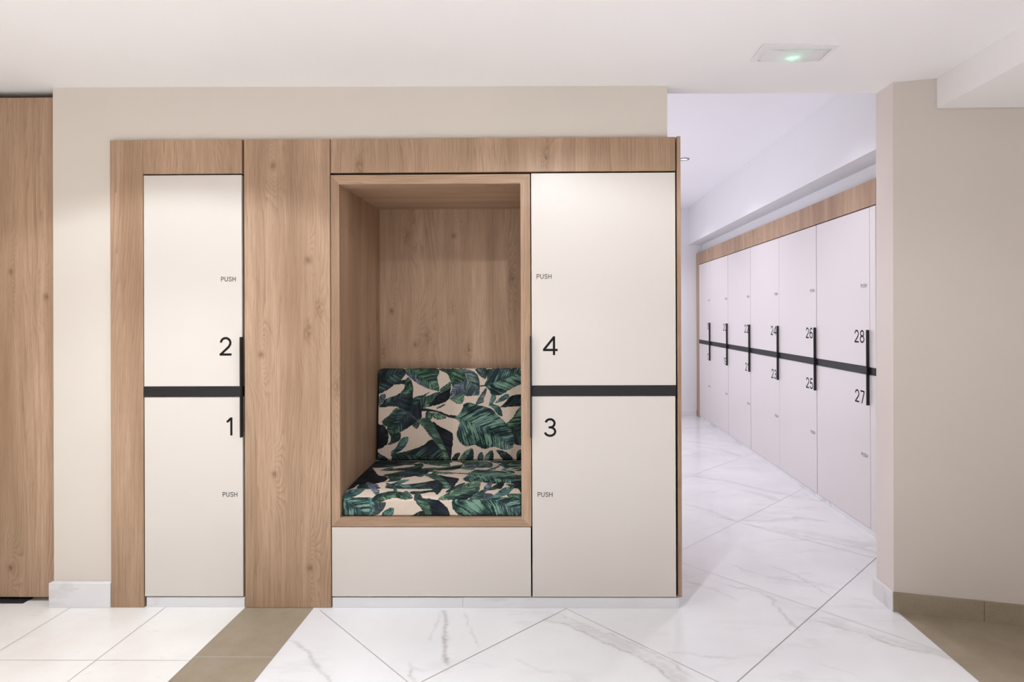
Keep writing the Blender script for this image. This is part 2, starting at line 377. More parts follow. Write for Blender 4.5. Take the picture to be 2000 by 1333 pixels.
# ------------------------------------------------------------------ floor
VEINS=[
 (0.01,1,[(-0.51,2.832),(-0.487,2.714),(-0.459,2.605),(-0.441,2.466),(-0.421,2.376)]),
 (0.004,0.5,[(-0.414,2.808),(-0.371,2.669),(-0.329,2.572),(-0.307,2.505)]),
 (0.005,0.35,[(-0.528,2.807),(-0.521,2.669),(-0.518,2.543)]),
 (0.007,0.6,[(-1.129,2.553),(-1.057,2.513),(-0.975,2.427),(-0.926,2.346),(-0.87,2.306),(-0.839,2.227)]),
 (0.01,0.6,[(-0.568,2.382),(-0.548,2.341),(-0.52,2.244)]),
 (0.007,0.5,[(-0.564,2.365),(-0.498,2.341)]),
 (0.006,0.35,[(-0.142,2.423),(-0.064,2.36),(0.017,2.317)]),
 (0.008,0.8,[(-0.03,2.729),(0.079,2.684),(0.166,2.607),(0.267,2.507),(0.364,2.433),(0.445,2.312),(0.492,2.258)]),
 (0.007,0.55,[(0.034,2.785),(0.17,2.671),(0.276,2.587),(0.375,2.508),(0.482,2.397),(0.56,2.297)]),
 (0.03,0.38,[(0.056,2.725),(0.19,2.628),(0.312,2.519),(0.42,2.397),(0.532,2.265)]),
 (0.006,0.35,[(0.49,2.459),(0.538,2.467),(0.617,2.445),(0.757,2.424)]),
 (0.006,0.4,[(0.491,2.466),(0.491,2.422)]),
 (0.008,0.55,[(0.9,3.089),(0.98,3.048),(1.057,3.009),(1.085,2.913),(1.072,2.813),(1.101,2.653)]),
 (0.022,0.45,[(1.061,2.998),(1.104,2.897)]),
 (0.008,0.35,[(0.699,3.136),(0.823,3.048),(0.911,2.912)]),
 (0.007,0.35,[(0.995,3.362),(1.076,3.262),(1.18,3.167),(1.322,3.119)]),
 (0.007,0.5,[(1.212,3.329),(1.309,3.217),(1.344,3.107),(1.384,2.967)]),
 (0.007,0.4,[(1.338,3.155),(1.443,3.038)]),
 (0.02,0.45,[(1.302,4.047),(1.475,4.047),(1.708,4.108),(1.88,4.027)]),
 (0.01,0.5,[(1.314,3.977),(1.497,3.837),(1.719,3.682),(1.897,3.546),(1.901,3.471)]),
 (0.035,0.3,[(1.432,3.93),(1.706,3.793),(1.927,3.601)]),
 (0.02,0.35,[(0.985,4.408),(1.146,4.236),(1.261,4.027)]),
 (0.018,0.4,[(1.202,5.178),(1.487,5.018),(1.724,4.726),(1.9,4.567)]),
 (0.04,0.35,[(1.531,4.754),(1.675,4.593),(1.706,4.467)]),
 (0.03,0.35,[(1.478,6.606),(1.747,6.447)]),
 (0.03,0.35,[(1.557,6.348),(1.773,6.154),(1.89,5.866)]),
 (0.009,0.6,[(1.222,2.72),(1.373,2.612),(1.439,2.531),(1.554,2.475),(1.643,2.42),(1.643,2.311)]),
 (0.024,0.35,[(1.268,2.72),(1.387,2.637),(1.486,2.539),(1.596,2.475),(1.671,2.403)]),
 (0.007,0.3,[(1.402,3.119),(1.469,3.038)]),
 (0.006,0.3,[(1.679,3.296),(1.722,3.199)]),
 (0.006,0.35,[(1.076,2.397),(1.197,2.316)]),
]

def vnoise(x, y, seed=0):
    xi = np.floor(x).astype(np.int64); yi = np.floor(y).astype(np.int64); fx = x-xi; fy = y-yi
    def h(i, j):
        n = (i*374761393+j*668265263+seed*982451653) & 0x7fffffff; n = ((n ^ (n >> 13))*1274126177) & 0x7fffffff
        return ((n ^ (n >> 16)) & 0xffff)/65535.
    sx = fx*fx*(3-2*fx); sy = fy*fy*(3-2*fy)
    return (h(xi, yi)*(1-sx)+h(xi+1, yi)*sx)*(1-sy)+(h(xi, yi+1)*(1-sx)+h(xi+1, yi+1)*sx)*sy
def segdist(px, py, pts):
    best = np.full(px.shape, 1e9); tb = np.zeros(px.shape); acc = 0; side = np.zeros(px.shape)
    for (ax, ay), (bx, by) in zip(pts[:-1], pts[1:]):
        ex, ey = bx-ax, by-ay; L = math.hypot(ex, ey)
        if L < 1e-9: continue
        t = np.clip(((px-ax)*ex+(py-ay)*ey)/(L*L), 0, 1); d = np.hypot(px-ax-t*ex, py-ay-t*ey)
        k = d < best; best = np.where(k, d, best); tb = np.where(k, acc+t*L, tb)
        side = np.where(k, np.sign(ex*(py-ay)-ey*(px-ax)), side); acc += L
    return best, tb, side, acc
def vein_field(x, y):
    out = np.zeros(x.shape)
    wx = x+(vnoise(x*26, y*26, 1)-.5)*.022+(vnoise(x*80, y*80, 2)-.5)*.008
    wy = y+(vnoise(x*26, y*26, 3)-.5)*.022+(vnoise(x*80, y*80, 4)-.5)*.008
    for w, s, pts in VEINS:
        d, t, _, L = segdist(wx, wy, pts)
        fade = np.clip(np.minimum(t, L-t)/(.06)+.35, 0, 1)
        out = np.maximum(out, s*np.exp(-(d/w)**2)*fade*(.65+.5*vnoise(x*14, y*14, 5)))
    return out
verts, faces, mids, vein = [], [], [], []
def grid(x0, x1, y0, y1, st, mi):
    nx_, ny_ = max(1, round((x1-x0)/st)), max(1, round((y1-y0)/st))
    X_, Y_ = np.meshgrid(np.linspace(x0, x1, nx_+1), np.linspace(y0, y1, ny_+1))
    k = len(verts); verts.extend(zip(X_.ravel().tolist(), Y_.ravel().tolist(), [0.]*X_.size))
    vein.extend(vein_field(X_.ravel(), Y_.ravel()).tolist() if mi == 2 and st < .1 else [0.]*X_.size)
    for j in range(ny_):
        for i in range(nx_):
            a = k+j*(nx_+1)+i; faces.append((a, a+1, a+nx_+2, a+nx_+1)); mids.append(mi)
grid(-3.75, -1.468, -3, 3.6, 9, 0)
grid(-1.468, -1.138, -3, 2.87, 9, 1)
grid(-1.138, 1.629, -3, 2.15, 9, 2)
grid(-1.138, 1.629, 2.15, 2.822, .0075, 2)
grid(-1.138, .45, 2.822, 3.6, 9, 2)
grid(.45, 2.05, 2.822, 4.2, .009, 2)
grid(.45, 2.05, 4.2, 8.4, .016, 2)
grid(2.05, 3.2, 2.822, 8.4, 9, 2)
grid(1.629, 3.2, -3, 2.822, 9, 1)
# grout joints, narrow strips on the tile surface
def joint(x0, y0, x1, y1, w, mi=3):
    L = math.hypot(x1-x0, y1-y0); ax, ay = -(y1-y0)/L*w/2, (x1-x0)/L*w/2; k = len(verts)
    verts.extend([(x0+ax, y0+ay, .0004), (x1+ax, y1+ay, .0004), (x1-ax, y1-ay, .0004), (x0-ax, y0-ay, .0004)]); vein.extend([0.]*4)
    faces.append((k, k+3, k+2, k+1)); mids.append(mi)
def inmarble(x, y): return (-1.138 <= x <= 1.629 and -3 <= y <= 2.822) or (-.6 < x < 2.04 and 2.822 < y < 8.26 and not (x < .6 and y > 2.84))
S2 = math.sqrt(2)
def diag(kind, c, w, mi=3):
    run = None; t = -6.
    while t < 9.:
        x, y = ((t+c)/S2, (t-c)/S2) if kind == 'v' else ((c+t)/S2, (c-t)/S2)
        if inmarble(x, y):
            if run is None: run = (x, y)
            last = (x, y)
        elif run is not None:
            if math.dist(run, last) > .02:
                if kind == 'v' and c < -1.5 and run[1] > 2.85: joint(*run, *last, .0032, 4)     # joints deep in the corridor are finer
                elif kind == 'u' and c > 2.5: joint(*run, *last, .0026, 4)
                else: joint(*run, *last, w, mi)
            run = None
        t += .01
for k in range(-3, 7): diag('v', -1.105-.848*k, .0040)
for k in range(-4, 9): diag('u', 1.215+.8415*k, .0028)
for x in (-1.855, -2.313, -2.771, -3.229): joint(x, -3, x, 3.4, .003)
for k in range(0, 9): joint(-3.6, 2.403-.458*k, -1.468, 2.403-.458*k, .002)
for k in range(0, 9): joint(-1.468, 2.429-.6*k, -1.138, 2.429-.6*k, .003, 4)
joint(-1.468, -3, -1.468, 2.86, .003); joint(-1.138, -3, -1.138, 2.83, .003); joint(1.629, -3, 1.629, 2.81, .003)
me = bpy.data.meshes.new('floor'); me.from_pydata(verts, [], faces)
for mm in (TILE, TAUPE, MARBLE_F, GROUT, GROUT_L): me.materials.append(mm)
me.polygons.foreach_set('material_index', mids)
at = me.attributes.new('vein', 'FLOAT', 'POINT'); at.data.foreach_set('value', vein)
fl = bpy.data.objects.new('floor', me); COL.objects.link(fl)
struct(fl, 'floor of white marble and white tile with taupe stone bands')

# ================================================================== lobby lockers and panels
F = D; T = .019
PX = (1, 0, 0); NF = (0, -1, 0)
# --- narrow cabinet with lockers 1 and 2
cb = thing('locker_cabinet', 'narrow oak framed locker cabinet with cream doors numbered 2 and 1 beside the cream wall', 'locker', (-1.8, 3.1, 0))
box('side_stile', -2.1165, -1.9575, F, F+T, 0, 2.2516, OAK_V, cb)
box('header_panel', -1.9565, -1.4775, F, F+T, 2.0885, 2.2516, OAK_V, cb)
box('carcass', -2.10, -1.056, F+.022, 3.40, .052, 2.245, DARK, cb)
d2 = box('door', -1.9535, -1.4795, F, F+T, 1.0645, 2.0815, LACQ, cb)
d1 = box('door', -1.9525, -1.4775, F, F+T, .0545, 1.0135, LACQ, cb)
box('middle_rail', -1.9530, -1.4775, F-.004, F+.015, 1.0155, 1.0625, BLACK, cb)
box('handle', -1.4795, -1.4735, F-.024, F-.0005, .822, 1.302, BLACK, cb, .0006)
def right_at(name, s, h, xr, z, par): lettering(name, s, h, (xr-text_width(s, h), F, z), PX, NF, par)
right_at('number', '2', .090, -1.530, 1.212, d2)
lettering('lettering', 'PUSH', .0225, (-1.580, F, 1.569), PX, NF, d2, .125, .17)
right_at('number', '1', .087, -1.525, .828, d1)
lettering('lettering', 'PUSH', .0225, (-1.575, F, .5335), PX, NF, d1, .125, .17)
# --- wide oak filler panel
tag(box('oak_panel', -1.4675, -1.0535, F, F+T, .001, 2.2505, OAK_PANEL), 'wide full height oak panel between the narrow locker cabinet and the seat niche', 'panel')
# --- header over niche and lockers 3/4
tag(box('header_panel', -1.0495, .602, F, F+T, 2.0885, 2.2505, OAK_V), 'long oak header board above the seat niche and locker 4', 'panel')

# --- seat niche
nb = thing('seat_niche', 'oak framed seat niche with a deep recess and a cream drawer front below', 'bench', (-.57, 3.1, 0))
XL, XR, xl, xr, ZB, ZT, zb, zt = -1.0495, -.0915, -1.0085, -.1385, .390, 2.0775, .433, 2.0325
def frame(name, pts, mat):
    MB().prism([(x, F, z) for x, z in pts], [(x, F+.022, z) for x, z in pts]).build(name, mat, nb, .0006)
frame('frame_stile', [(XL, ZB), (xl, zb), (xl, zt), (XL, ZT)], OAK_V)
frame('frame_stile', [(XR, ZB), (XR, ZT), (xr, zt), (xr, zb)], OAK_V)
frame('frame_rail', [(XL, ZT), (xl, zt), (xr, zt), (XR, ZT)], OAK_H)
frame('frame_rail', [(XL, ZB), (XR, ZB), (xr, zb), (xl, zb)], OAK_H)
yb = 3.519; y0 = F+.0225
box('side_panel', XL+.008, xl, y0, yb, zb, zt, OAK_V, nb, 0)
box('side_panel', xr, XR-.008, y0, yb, zb, zt, OAK_V, nb, 0)
box('top_panel', XL+.008, XR-.008, y0, yb+.018, zt+.0002, ZT, OAK_H, nb, 0)
box('seat_board', XL+.008, XR-.008, y0, yb+.018, ZB, zb-.0002, OAK_H, nb, 0)
box('back_panel', XL+.008, XR-.008, yb, yb+.018, zb, zt, OAK_BACK, nb, 0)
box('drawer_front', -1.0485, -.0945, F, F+T, .055, .3865, LACQ, nb)
box('carcass', XL+.01, XR-.01, F+.022, 3.5, .052, .388, DARK, nb)
box('carcass', XL+.001, XR+.001, F+.020, 3.5, ZT+.0005, 2.245, DARK, nb)

# --- wide cabinet with lockers 3 and 4
cb = thing('locker_cabinet', 'wide locker cabinet with cream doors numbered 4 and 3 right of the seat niche', 'locker', (.26, 3.1, 0))
d4 = box('door', -.0868, .6005, F, F+T, 1.0645, 2.0800, LACQ, cb)
d3 = box('door', -.0868, .5975, F, F+T, .0545, 1.0135, LACQ, cb)
box('middle_rail', -.0868, .6005, F-.004, F+.015, 1.0155, 1.0625, BLACK, cb)
box('handle', -.0945, -.0885, F-.024, F-.0005, .820, 1.302, BLACK, cb, .0006)
box('carcass', -.0880, .6060, F+.022, 3.5, .052, 2.245, DARK, cb)
box('end_panel', .6085, .6265, F, 3.52, .0535, 2.2535, OAK_V, cb)
lettering('number', '4', .090, (-.033, F, 1.210), PX, NF, d4)
lettering('lettering', 'PUSH', .0225, (-.062, F, 1.575), PX, NF, d4, .125, .17)
lettering('number', '3', .090, (-.030, F, .819), PX, NF, d3)
lettering('lettering', 'PUSH', .0225, (-.061, F, .5325), PX, NF, d3, .125, .17)
# --- marble plinths
G = 'marble plinths under the lobby lockers'
tag(box('plinth', -1.9475, -1.4725, F+.004, F+.021, 0, .0485, MARBLE), 'short white marble plinth under lockers 1 and 2', 'plinth', G)
tag(box('plinth', -1.0485, -.4215, F+.003, F+.020, 0, .0485, MARBLE), 'white marble plinth under the left part of the seat niche', 'plinth', G)
p = MB(); p.box(-.4205, .6005, F+.001, F+.018, 0, .0495); p.box(.6008, .612, F+.001, 3.5, 0, .0495)
tag(p.build('plinth', MARBLE, None, .001), 'long white marble plinth under locker 3 turning the corner', 'plinth', G)

# ================================================================== corridor lockers
RX = 2.034; UY = (0, -1, 0); NR = (-1, 0, 0)
edges = [3.797, 4.55, 5.288, 6.04, 6.80, 7.534, 8.10]
gaps = [.004, .010, .004, .010, .010, .004, .004]
where = ['nearest the lobby', 'second from the lobby', 'third from the lobby', 'fourth from the lobby', 'second from the far end', 'narrowest at the far end']
for i in range(6):
    a, b = edges[i], edges[i+1]; hi, lo = str(28-2*i), str(27-2*i)
    rb = thing('locker_cabinet', 'white corridor locker column with doors numbered %s and %s, %s' % (hi, lo, where[i]), 'locker', (RX+.25, (a+b)/2, 0), 'lockers along the corridor wall')
    ya, yb_ = a+gaps[i]/2, b-gaps[i+1]/2
    du = box('door', RX, RX+T, ya, yb_, 1.064, 2.0800, LACQ_W, rb)
    dl = box('door', RX, RX+T, ya, yb_, .034, 1.0125, LACQ_W, rb)
    box('middle_rail', RX-.004, RX+.015, a-.0002 if i else a, b-.0002, 1.0145, 1.0620, BLACK, rb, .0004)
    box('handle', RX-.024, RX-.0045, a-.003, a+.003, .820, 1.300, BLACK, rb, .0005)
    box('carcass', RX+.022, RX+.50, a+.004, b-.004, .034, 2.245, DARK, rb, 0)
    for s, z, par in ((hi, 1.2125, du), (lo, .8185, dl)):
        w = text_width(s, .085); lettering('number', s, .085, (RX, a+.066+w, z), UY, NR, par)
    for z, par in ((1.573, du), (.476, dl)):
        w = text_width('PUSH', .0235, .17); lettering('lettering', 'PUSH', .0235, (RX, a+.033+w, z), UY, NR, par, .125, .17)
tag(MB().box(RX, RX+.019, 3.728, 3.7945, .034, 2.0800).box(RX-.004, RX+.019, 3.728, 3.7945, 1.0145, 1.062, 1).box(RX+.0195, RX+.52, 3.728, 3.744, 0, 2.086).build('filler_panel', [LACQ_W, BLACK]), 'slim white filler strip between locker 28 and the wall end', 'panel')
tag(box('header_panel', RX, RX+.02, 3.726, 5.2865, 2.0875, 2.2515, OAK_V), 'oak header board above corridor lockers 26 and 28', 'panel', 'oak headers above the corridor lockers')
tag(box('header_panel', RX, RX+.02, 5.2895, 8.262, 2.0875, 2.2515, OAK_V), 'long oak header board above corridor lockers 18 to 24', 'panel', 'oak headers above the corridor lockers')
tag(box('end_post', RX, RX+.02, 8.104, 8.254, .0, 2.0850, OAK_V), 'upright oak end board at the far end of the corridor lockers', 'panel')
tag(box('plinth', RX+.002, RX+.018, 3.735, 8.10, 0, .0315, MARBLE), 'long low white marble plinth under the corridor lockers', 'plinth')

# ================================================================== cushions
PRINT_BACK=[
'K|-120,105 -11,301 27,319 54,363 54,417 36,439 -11,457 -120,439|-76,417 49,354',
'D|-165,3 161,2 147,29 120,67 85,89 9,138 -98,149 -165,82|-120,118 9,56 85,29 156,4',
'M|2,154 31,143 36,163 2,207 -22,212|2,207 31,145',
'D|192,167 254,149 290,131 263,163 254,221 245,256 241,283 192,319 125,359 67,372 49,336 98,261 116,225|254,158 183,238 71,368',
'D|116,68 147,60 161,47 183,67 194,118 192,163 183,238 156,234 116,221 80,214 2,217 18,194 36,172 103,147 136,118 145,96 134,87 86,88|4,214 80,181 156,149 187,105',
'G|145,118 165,91 183,76 193,118 174,145 125,149|129,147 187,91',
'G|158,2 330,1 332,56 346,120 321,125 254,100 201,67 165,38 149,20|178,3 254,60 346,123',
'B|154,9 165,20 219,60 263,91 290,115 254,103 201,71 165,42 149,25|154,11 281,111',
'G|339,3 464,3 497,33 499,60 473,78 433,89 424,105 404,56 384,25|352,7 415,29 441,82',
'M|459,3 504,4 549,20 575,60 577,145 553,152 491,150 504,60 495,25|473,4 513,47 564,145',
'L|406,167 441,154 488,127 486,185 468,203 433,192|408,167 482,181',
'B|502,51 499,105 488,127 441,154 406,154 424,105 433,88 473,78|499,60 415,149',
'K|256,221 290,207 321,167 352,138 397,118 415,100 408,131 406,167 370,194 308,212|263,216 406,131',
'G|254,221 261,167 281,154 326,136 357,131 321,167 290,207|259,212 352,134',
'L|348,120 384,89 408,74 415,87 397,118 361,134|350,127 410,80',
'M|330,223 370,203 379,207 346,226|330,223 377,205',
'M|553,2 615,2 615,47 606,60 580,42 562,20|611,56 584,4',
'N|629,2 825,0 905,0 861,82 825,91 794,98 749,123 700,149 651,152 633,123 606,94 620,60 611,29|602,98 615,91 705,67 856,2',
'K|576,95 602,94 629,88 611,101 577,101|577,98 624,91',
'M|557,198 584,149 615,111 615,145 602,172 603,189 575,203|560,198 613,116',
'T|631,212 642,167 651,154 673,158 669,181 651,203|631,212 669,160',
'T|669,196 700,163 727,145 747,147 745,167 705,189|669,196 745,149',
'T|638,203 687,212 705,234 711,270 691,265 664,238|647,205 709,267',
'D|700,221 727,194 758,158 825,145 887,149 883,214 825,214 754,218|702,220 883,163',
'G|734,314 767,283 794,238 825,214 861,221 838,283 798,328 758,339|736,316 821,221',
'D|754,341 798,328 838,279 883,261 883,417 816,435 771,417|763,345 861,394',
'K|244,225 281,226 348,243 397,261 446,267 437,283 397,274 326,247 245,239|245,232 326,241 441,276',
'N|441,270 464,256 482,221 488,201 526,194 589,212 647,230 678,261 705,285 745,323 771,363 780,408 763,452 718,459 664,443 611,455 575,443 553,432 504,439 464,412 448,372 459,328 462,301 437,281|433,274 504,296 593,332 682,377 767,443',
'G|18,301 58,265 85,230 111,225 94,274 71,323 49,332|20,303 107,230',
'G|54,354 76,372 125,363 125,399 94,421 54,432 71,399|56,430 123,365',
'M|192,319 219,341 236,314 219,301|219,341 214,303',
'L|299,252 339,252 388,274 379,283 343,290 317,279|301,253 384,279',
'G|272,243 294,247 308,279 281,296 268,279|281,245 281,292',
'D|125,475 183,461 254,435 308,401 348,452 379,524 111,524 76,497 80,479|120,484 236,497 370,517',
'K|308,301 352,328 415,359 428,381 424,443 408,521 370,421 339,368|312,305 406,506',
'L|223,290 281,279 308,305 343,363 370,417 406,501 404,521 379,521 348,439 308,386 259,328|232,292 308,386 384,519',
'M|114,223 123,225 223,290 312,386 372,484 366,484 305,392 214,292|116,225 219,292 370,484',
'T|71,475 103,443 125,403 147,388 172,388 165,421 143,452 107,475|74,475 169,392',
'D|415,521 441,484 468,475 464,501 441,521|417,519 466,479',
'L|464,517 495,470 540,452 531,484 499,521|466,515 535,457',
'D|540,455 544,521 499,521|504,519 540,461',
'M|571,521 575,484 598,475 602,521|584,521 593,477',
'L|606,508 629,475 656,464 638,508|609,508 653,466',
'D|656,466 660,521 633,521|638,519 656,470',
'D|678,461 736,475 771,510 727,521 700,497|680,464 767,513',
'D|794,475 825,457 883,461 883,521 803,521|796,475 843,519',
'D|-58,461 -11,470 22,488 49,506 45,524 -58,524|-54,475 45,515']
PRINT_SEAT=[
'K|-134,573 -118,532 -103,450 -75,439 -78,506 -104,547|-118,563 -75,448',
'B|-39,437 34,472 32,511 59,554 62,602 24,554|-36,439 61,598',
'D|64,445 117,472 127,508 105,508|67,448 123,498',
'T|119,498 147,552 130,556|127,506 138,554',
'T|124,461 184,472 225,519 185,521|127,465 220,519',
'D|292,422 317,394 351,452 364,532 349,587 326,563 272,578 227,584 212,560 267,552 317,539 302,506|224,571 320,554 348,465',
'D|388,569 404,519 444,459 470,441 457,480 418,545|390,565 467,445',
'L|361,619 390,582 441,506 490,437 539,413 548,519 531,582 488,611 442,619|366,619 456,545 538,422',
'D|433,619 457,591 513,554 545,493 544,573 502,613 465,619|438,619 541,506',
'G|507,615 531,582 573,539 579,619 530,619|509,615 572,554',
'D|579,550 612,493 637,439 661,419 665,485 634,532|582,550 661,432',
'B|576,573 571,493 588,439 607,435 600,513|576,569 603,441',
'B|579,578 620,582 613,615 576,615|575,582 613,610',
'T|611,615 638,573 671,513 718,500 703,563 668,604|613,611 714,506',
'L|694,580 769,584 770,615 705,611|697,591 765,604',
'D|704,422 763,422 769,582 727,493|710,432 763,556',
'T|-108,602 -104,563 -80,532 -21,522 -32,582 -63,606|-106,602 -23,528',
'T|-123,606 17,608 47,613 39,624 -119,624|-113,610 43,617',
'G|39,635 44,604 74,573 126,554 186,569 219,595 234,611 196,617 139,611 95,627 57,648|46,635 99,598 172,591 232,611',
'M|191,550 223,591 232,611 202,598 175,582|194,554 229,610',
'M|245,624 239,582 252,569 273,591 279,624|257,624 255,573',
'M|43,646 104,632 99,666 71,698 22,713 48,672|29,708 101,640',
'T|16,613 48,635 49,678 25,712 18,678|19,613 43,656 25,708',
'N|-127,610 -79,613 13,610 32,656 25,698 1,715 -124,715|-119,606 -54,646 20,704',
'T|80,721 94,688 122,666 146,666 141,698 113,724|85,721 143,672',
'D|210,724 247,698 285,682 315,724|215,723 308,708',
'D|252,617 349,617 382,640 410,678 405,724 317,724 280,672|255,619 289,672 319,724',
'G|251,617 294,617 319,656 331,724 315,724 280,672|255,619 289,672 319,724',
'N|433,619 483,615 622,613 687,606 742,610 770,646 770,708 650,716 535,713 465,705 432,672 427,646|465,624 623,619 770,698']

# palette: shadow, body, highlight (linear), amount of light streaks, bluish cast
PAL = {'K': ((.007, .008, .011), (.016, .022, .024), (.05, .075, .070), .35, .5), 'D': ((.008, .009, .014), (.022, .042, .036), (.085, .150, .115), .62, .7),
       'N': ((.010, .012, .021), (.032, .080, .060), (.20, .345, .265), .85, 1.), 'G': ((.012, .022, .019), (.040, .088, .058), (.14, .26, .175), .75, .5),
       'L': ((.030, .060, .045), (.085, .165, .110), (.25, .38, .27), .85, .3), 'M': ((.022, .030, .036), (.060, .092, .086), (.17, .24, .215), .75, .8),
       'T': ((.016, .040, .044), (.055, .135, .122), (.19, .34, .30), .85, .5), 'B': ((.035, .042, .064), (.105, .122, .165), (.24, .27, .33), .8, .6)}
CREAM = np.array([.70, .58, .47])
def parse(l):
    p, a, b = l.split('|'); f = lambda s: [tuple(float(v)/1000 for v in q.split(',')) for q in s.split()]
    return p, f(a), f(b)
def smooth(pts, closed, n=6):
    m_ = len(pts); out = []
    rng = range(m_) if closed else range(m_-1)
    for i in rng:
        g = (lambda k: pts[k % m_]) if closed else (lambda k: pts[min(max(k, 0), m_-1)])
        p0, p1, p2, p3 = g(i-1), g(i), g(i+1), g(i+2)
        for k in range(n):
            t = k/n; out.append(tuple(.5*(2*p1[c]+(p2[c]-p0[c])*t+(2*p0[c]-5*p1[c]+4*p2[c]-p3[c])*t*t+(3*p1[c]-p0[c]-3*p2[c]+p3[c])*t**3) for c in (0, 1)))
    return out if closed else out+[pts[-1]]
def print_colour(a, b, leaves):
    """leaf print: fabric coordinates in metres -> linear rgb"""
    col = np.tile(CREAM, (a.size, 1))*(.93+.1*vnoise(a*300, b*300, 9))[:, None]*(.95+.08*vnoise(a*900, b*60, 3))[:, None]
    aw = a+(vnoise(a*110, b*110, 21)-.5)*.004; bw = b+(vnoise(a*110, b*110, 22)-.5)*.004
    for li, l in enumerate(leaves):
        p, out, mid = parse(l); dark, body, light, amt, cast = PAL[p]; dark, body, light = map(np.array, (dark, body, light))
        out = smooth(out, True); mid = smooth(mid, False)
        ox = [q[0] for q in out]; oy = [q[1] for q in out]
        bb = np.nonzero((aw > min(ox)) & (aw < max(ox)) & (bw > min(oy)) & (bw < max(oy)))[0]
        if not bb.size: continue
        x, y = aw[bb], bw[bb]; ins = np.zeros(x.shape, bool)
        for (x1, y1), (x2, y2) in zip(out, out[1:]+out[:1]):
            if y1 == y2: continue
            c = ((y1 > y) != (y2 > y)) & (x < (x2-x1)*(y-y1)/(y2-y1)+x1); ins ^= c
        bb = bb[ins]; x, y = x[ins], y[ins]
        if not bb.size: continue
        d, t, sd, L = segdist(x, y, mid); e = segdist(x, y, out+out[:1])[0]
        wmax = max(.012, float(np.percentile(d, 95))); q = d/wmax
        big = L > .12; s1 = 47+li*7; so = sd*11.3
        wv = t-d*(.85+.25*vnoise(t*9, d*9, s1))                    # constant along a side vein
        k1, k2 = (150., 420.) if big else (260., 620.)
        v1 = vnoise(wv*k1+so, d*14+so, s1+1); v2 = vnoise(wv*k2+so, d*40, s1+2); v3 = vnoise(wv*k2*2.2, d*90+so, s1+3)
        st = np.clip((.55*v1+.30*v2+.15*v3-.36)*3.2, 0, 1)
        sm = np.clip((vnoise(x*17, y*17, s1+4)*.65+vnoise(x*38, y*38, s1+5)*.35-.22)*1.9, 0, 1)
        lit = .62 if (li*7) % 3 else 1.; side = np.where(sd > 0, 1., lit) if li % 2 else np.where(sd > 0, lit, 1.)
        prof_ = np.clip(1.25-1.05*np.abs(q-.30)**.8, .12, 1.2)+.35*np.clip(q-.8, 0, .4)
        f = np.clip(1.5*amt*side*(st*prof_*(.30+1.0*sm)+.25*sm*v2), 0, 1)
        f = (f*np.clip(.25+e/.004, .25, 1))[:, None]
        c = np.where(f < .5, dark+(body-dark)*(f*2), body+(light-body)*(f*2-1))
        c = c+cast*(np.clip((vnoise(x*15+7, y*15, s1+6)-.42)*2.2, 0, 1)*(.4+v1))[:, None]*np.array([.022, .022, .040])
        hl = (np.exp(-(d/.0011)**2)*(.75 if big else .5)*np.clip(1.1-t/L*.6, .3, 1))[:, None]
        c = c*(1-hl)+(light*.85)*hl
        sh = (np.exp(-((d-.0026)/.0012)**2)*.5)[:, None]; c = c*(1-sh)+dark*sh
        col[bb] = c
    return col
def cushion(name, label, x0, x1, prof, nvis, colfn, endr, step, grp):
    """sweep a (y, z) profile along x; profile points are resampled; ends are rounded and capped"""
    pts = [prof[0]]
    for si, (p0, p1) in enumerate(zip(prof[:-1], prof[1:])):
        L = math.dist(p0, p1); n = max(1, round(L/(step if si < nvis else .02))); pts += [(p0[0]+(p1[0]-p0[0])*k/n, p0[1]+(p1[1]-p0[1])*k/n) for k in range(1, n+1)]
    pts = np.array(pts[:-1]); cy, cz = pts[:, 0].mean(), pts[:, 1].mean(); n = len(pts)
    xs = np.linspace(x0, x1, round((x1-x0)/step)+1); m_ = len(xs)
    e = np.minimum(xs-x0, x1-xs); ins = endr*np.where(e < endr, 1-np.sqrt(np.clip(1-((endr-e)/endr)**2, 0, 1)), 0)
    nrm = pts-np.array([cy, cz]); ny_, nz_ = np.sign(nrm[:, 0]), np.sign(nrm[:, 1])
    hy = np.ptp(pts[:, 0])/2; hz = np.ptp(pts[:, 1])/2
    V = np.zeros((m_, n, 3)); V[:, :, 0] = xs[:, None]
    V[:, :, 1] = cy+(pts[None, :, 0]-cy)*(1-ins[:, None]/hy); V[:, :, 2] = cz+(pts[None, :, 1]-cz)*(1-ins[:, None]/hz)
    V[:, :, 2] = np.maximum(V[:, :, 2], pts[:, 1].min())
    vv = V.reshape(-1, 3); idx = np.arange(m_*n).reshape(m_, n); j = (np.arange(n)+1) % n
    q = np.stack([idx[:-1], idx[1:], idx[1:][:, j], idx[:-1][:, j]], -1).reshape(-1, 4)
    me = bpy.data.meshes.new(name); me.from_pydata(vv.tolist(), [], q.tolist()+[idx[0].tolist(), idx[-1][::-1].tolist()])
    bm = bmesh.new(); bm.from_mesh(me); bmesh.ops.recalc_face_normals(bm, faces=bm.faces); bm.to_mesh(me); bm.free()
    c = colfn(vv[:, 0], vv[:, 1], vv[:, 2]); rgba = np.ones((len(vv), 4)); rgba[:, :3] = c
    at = me.attributes.new('print', 'FLOAT_COLOR', 'POINT'); at.data.foreach_set('color', rgba.ravel().astype(np.float32))
    me.materials.append(FABRIC)
    for pl in me.polygons: pl.use_smooth = True
    o = bpy.data.objects.new(name, me); COL.objects.link(o)
    return tag(o, label, 'cushion', grp)
ES = .517/.454; ZF = .513; YF = 2.856; YBK = 3.40
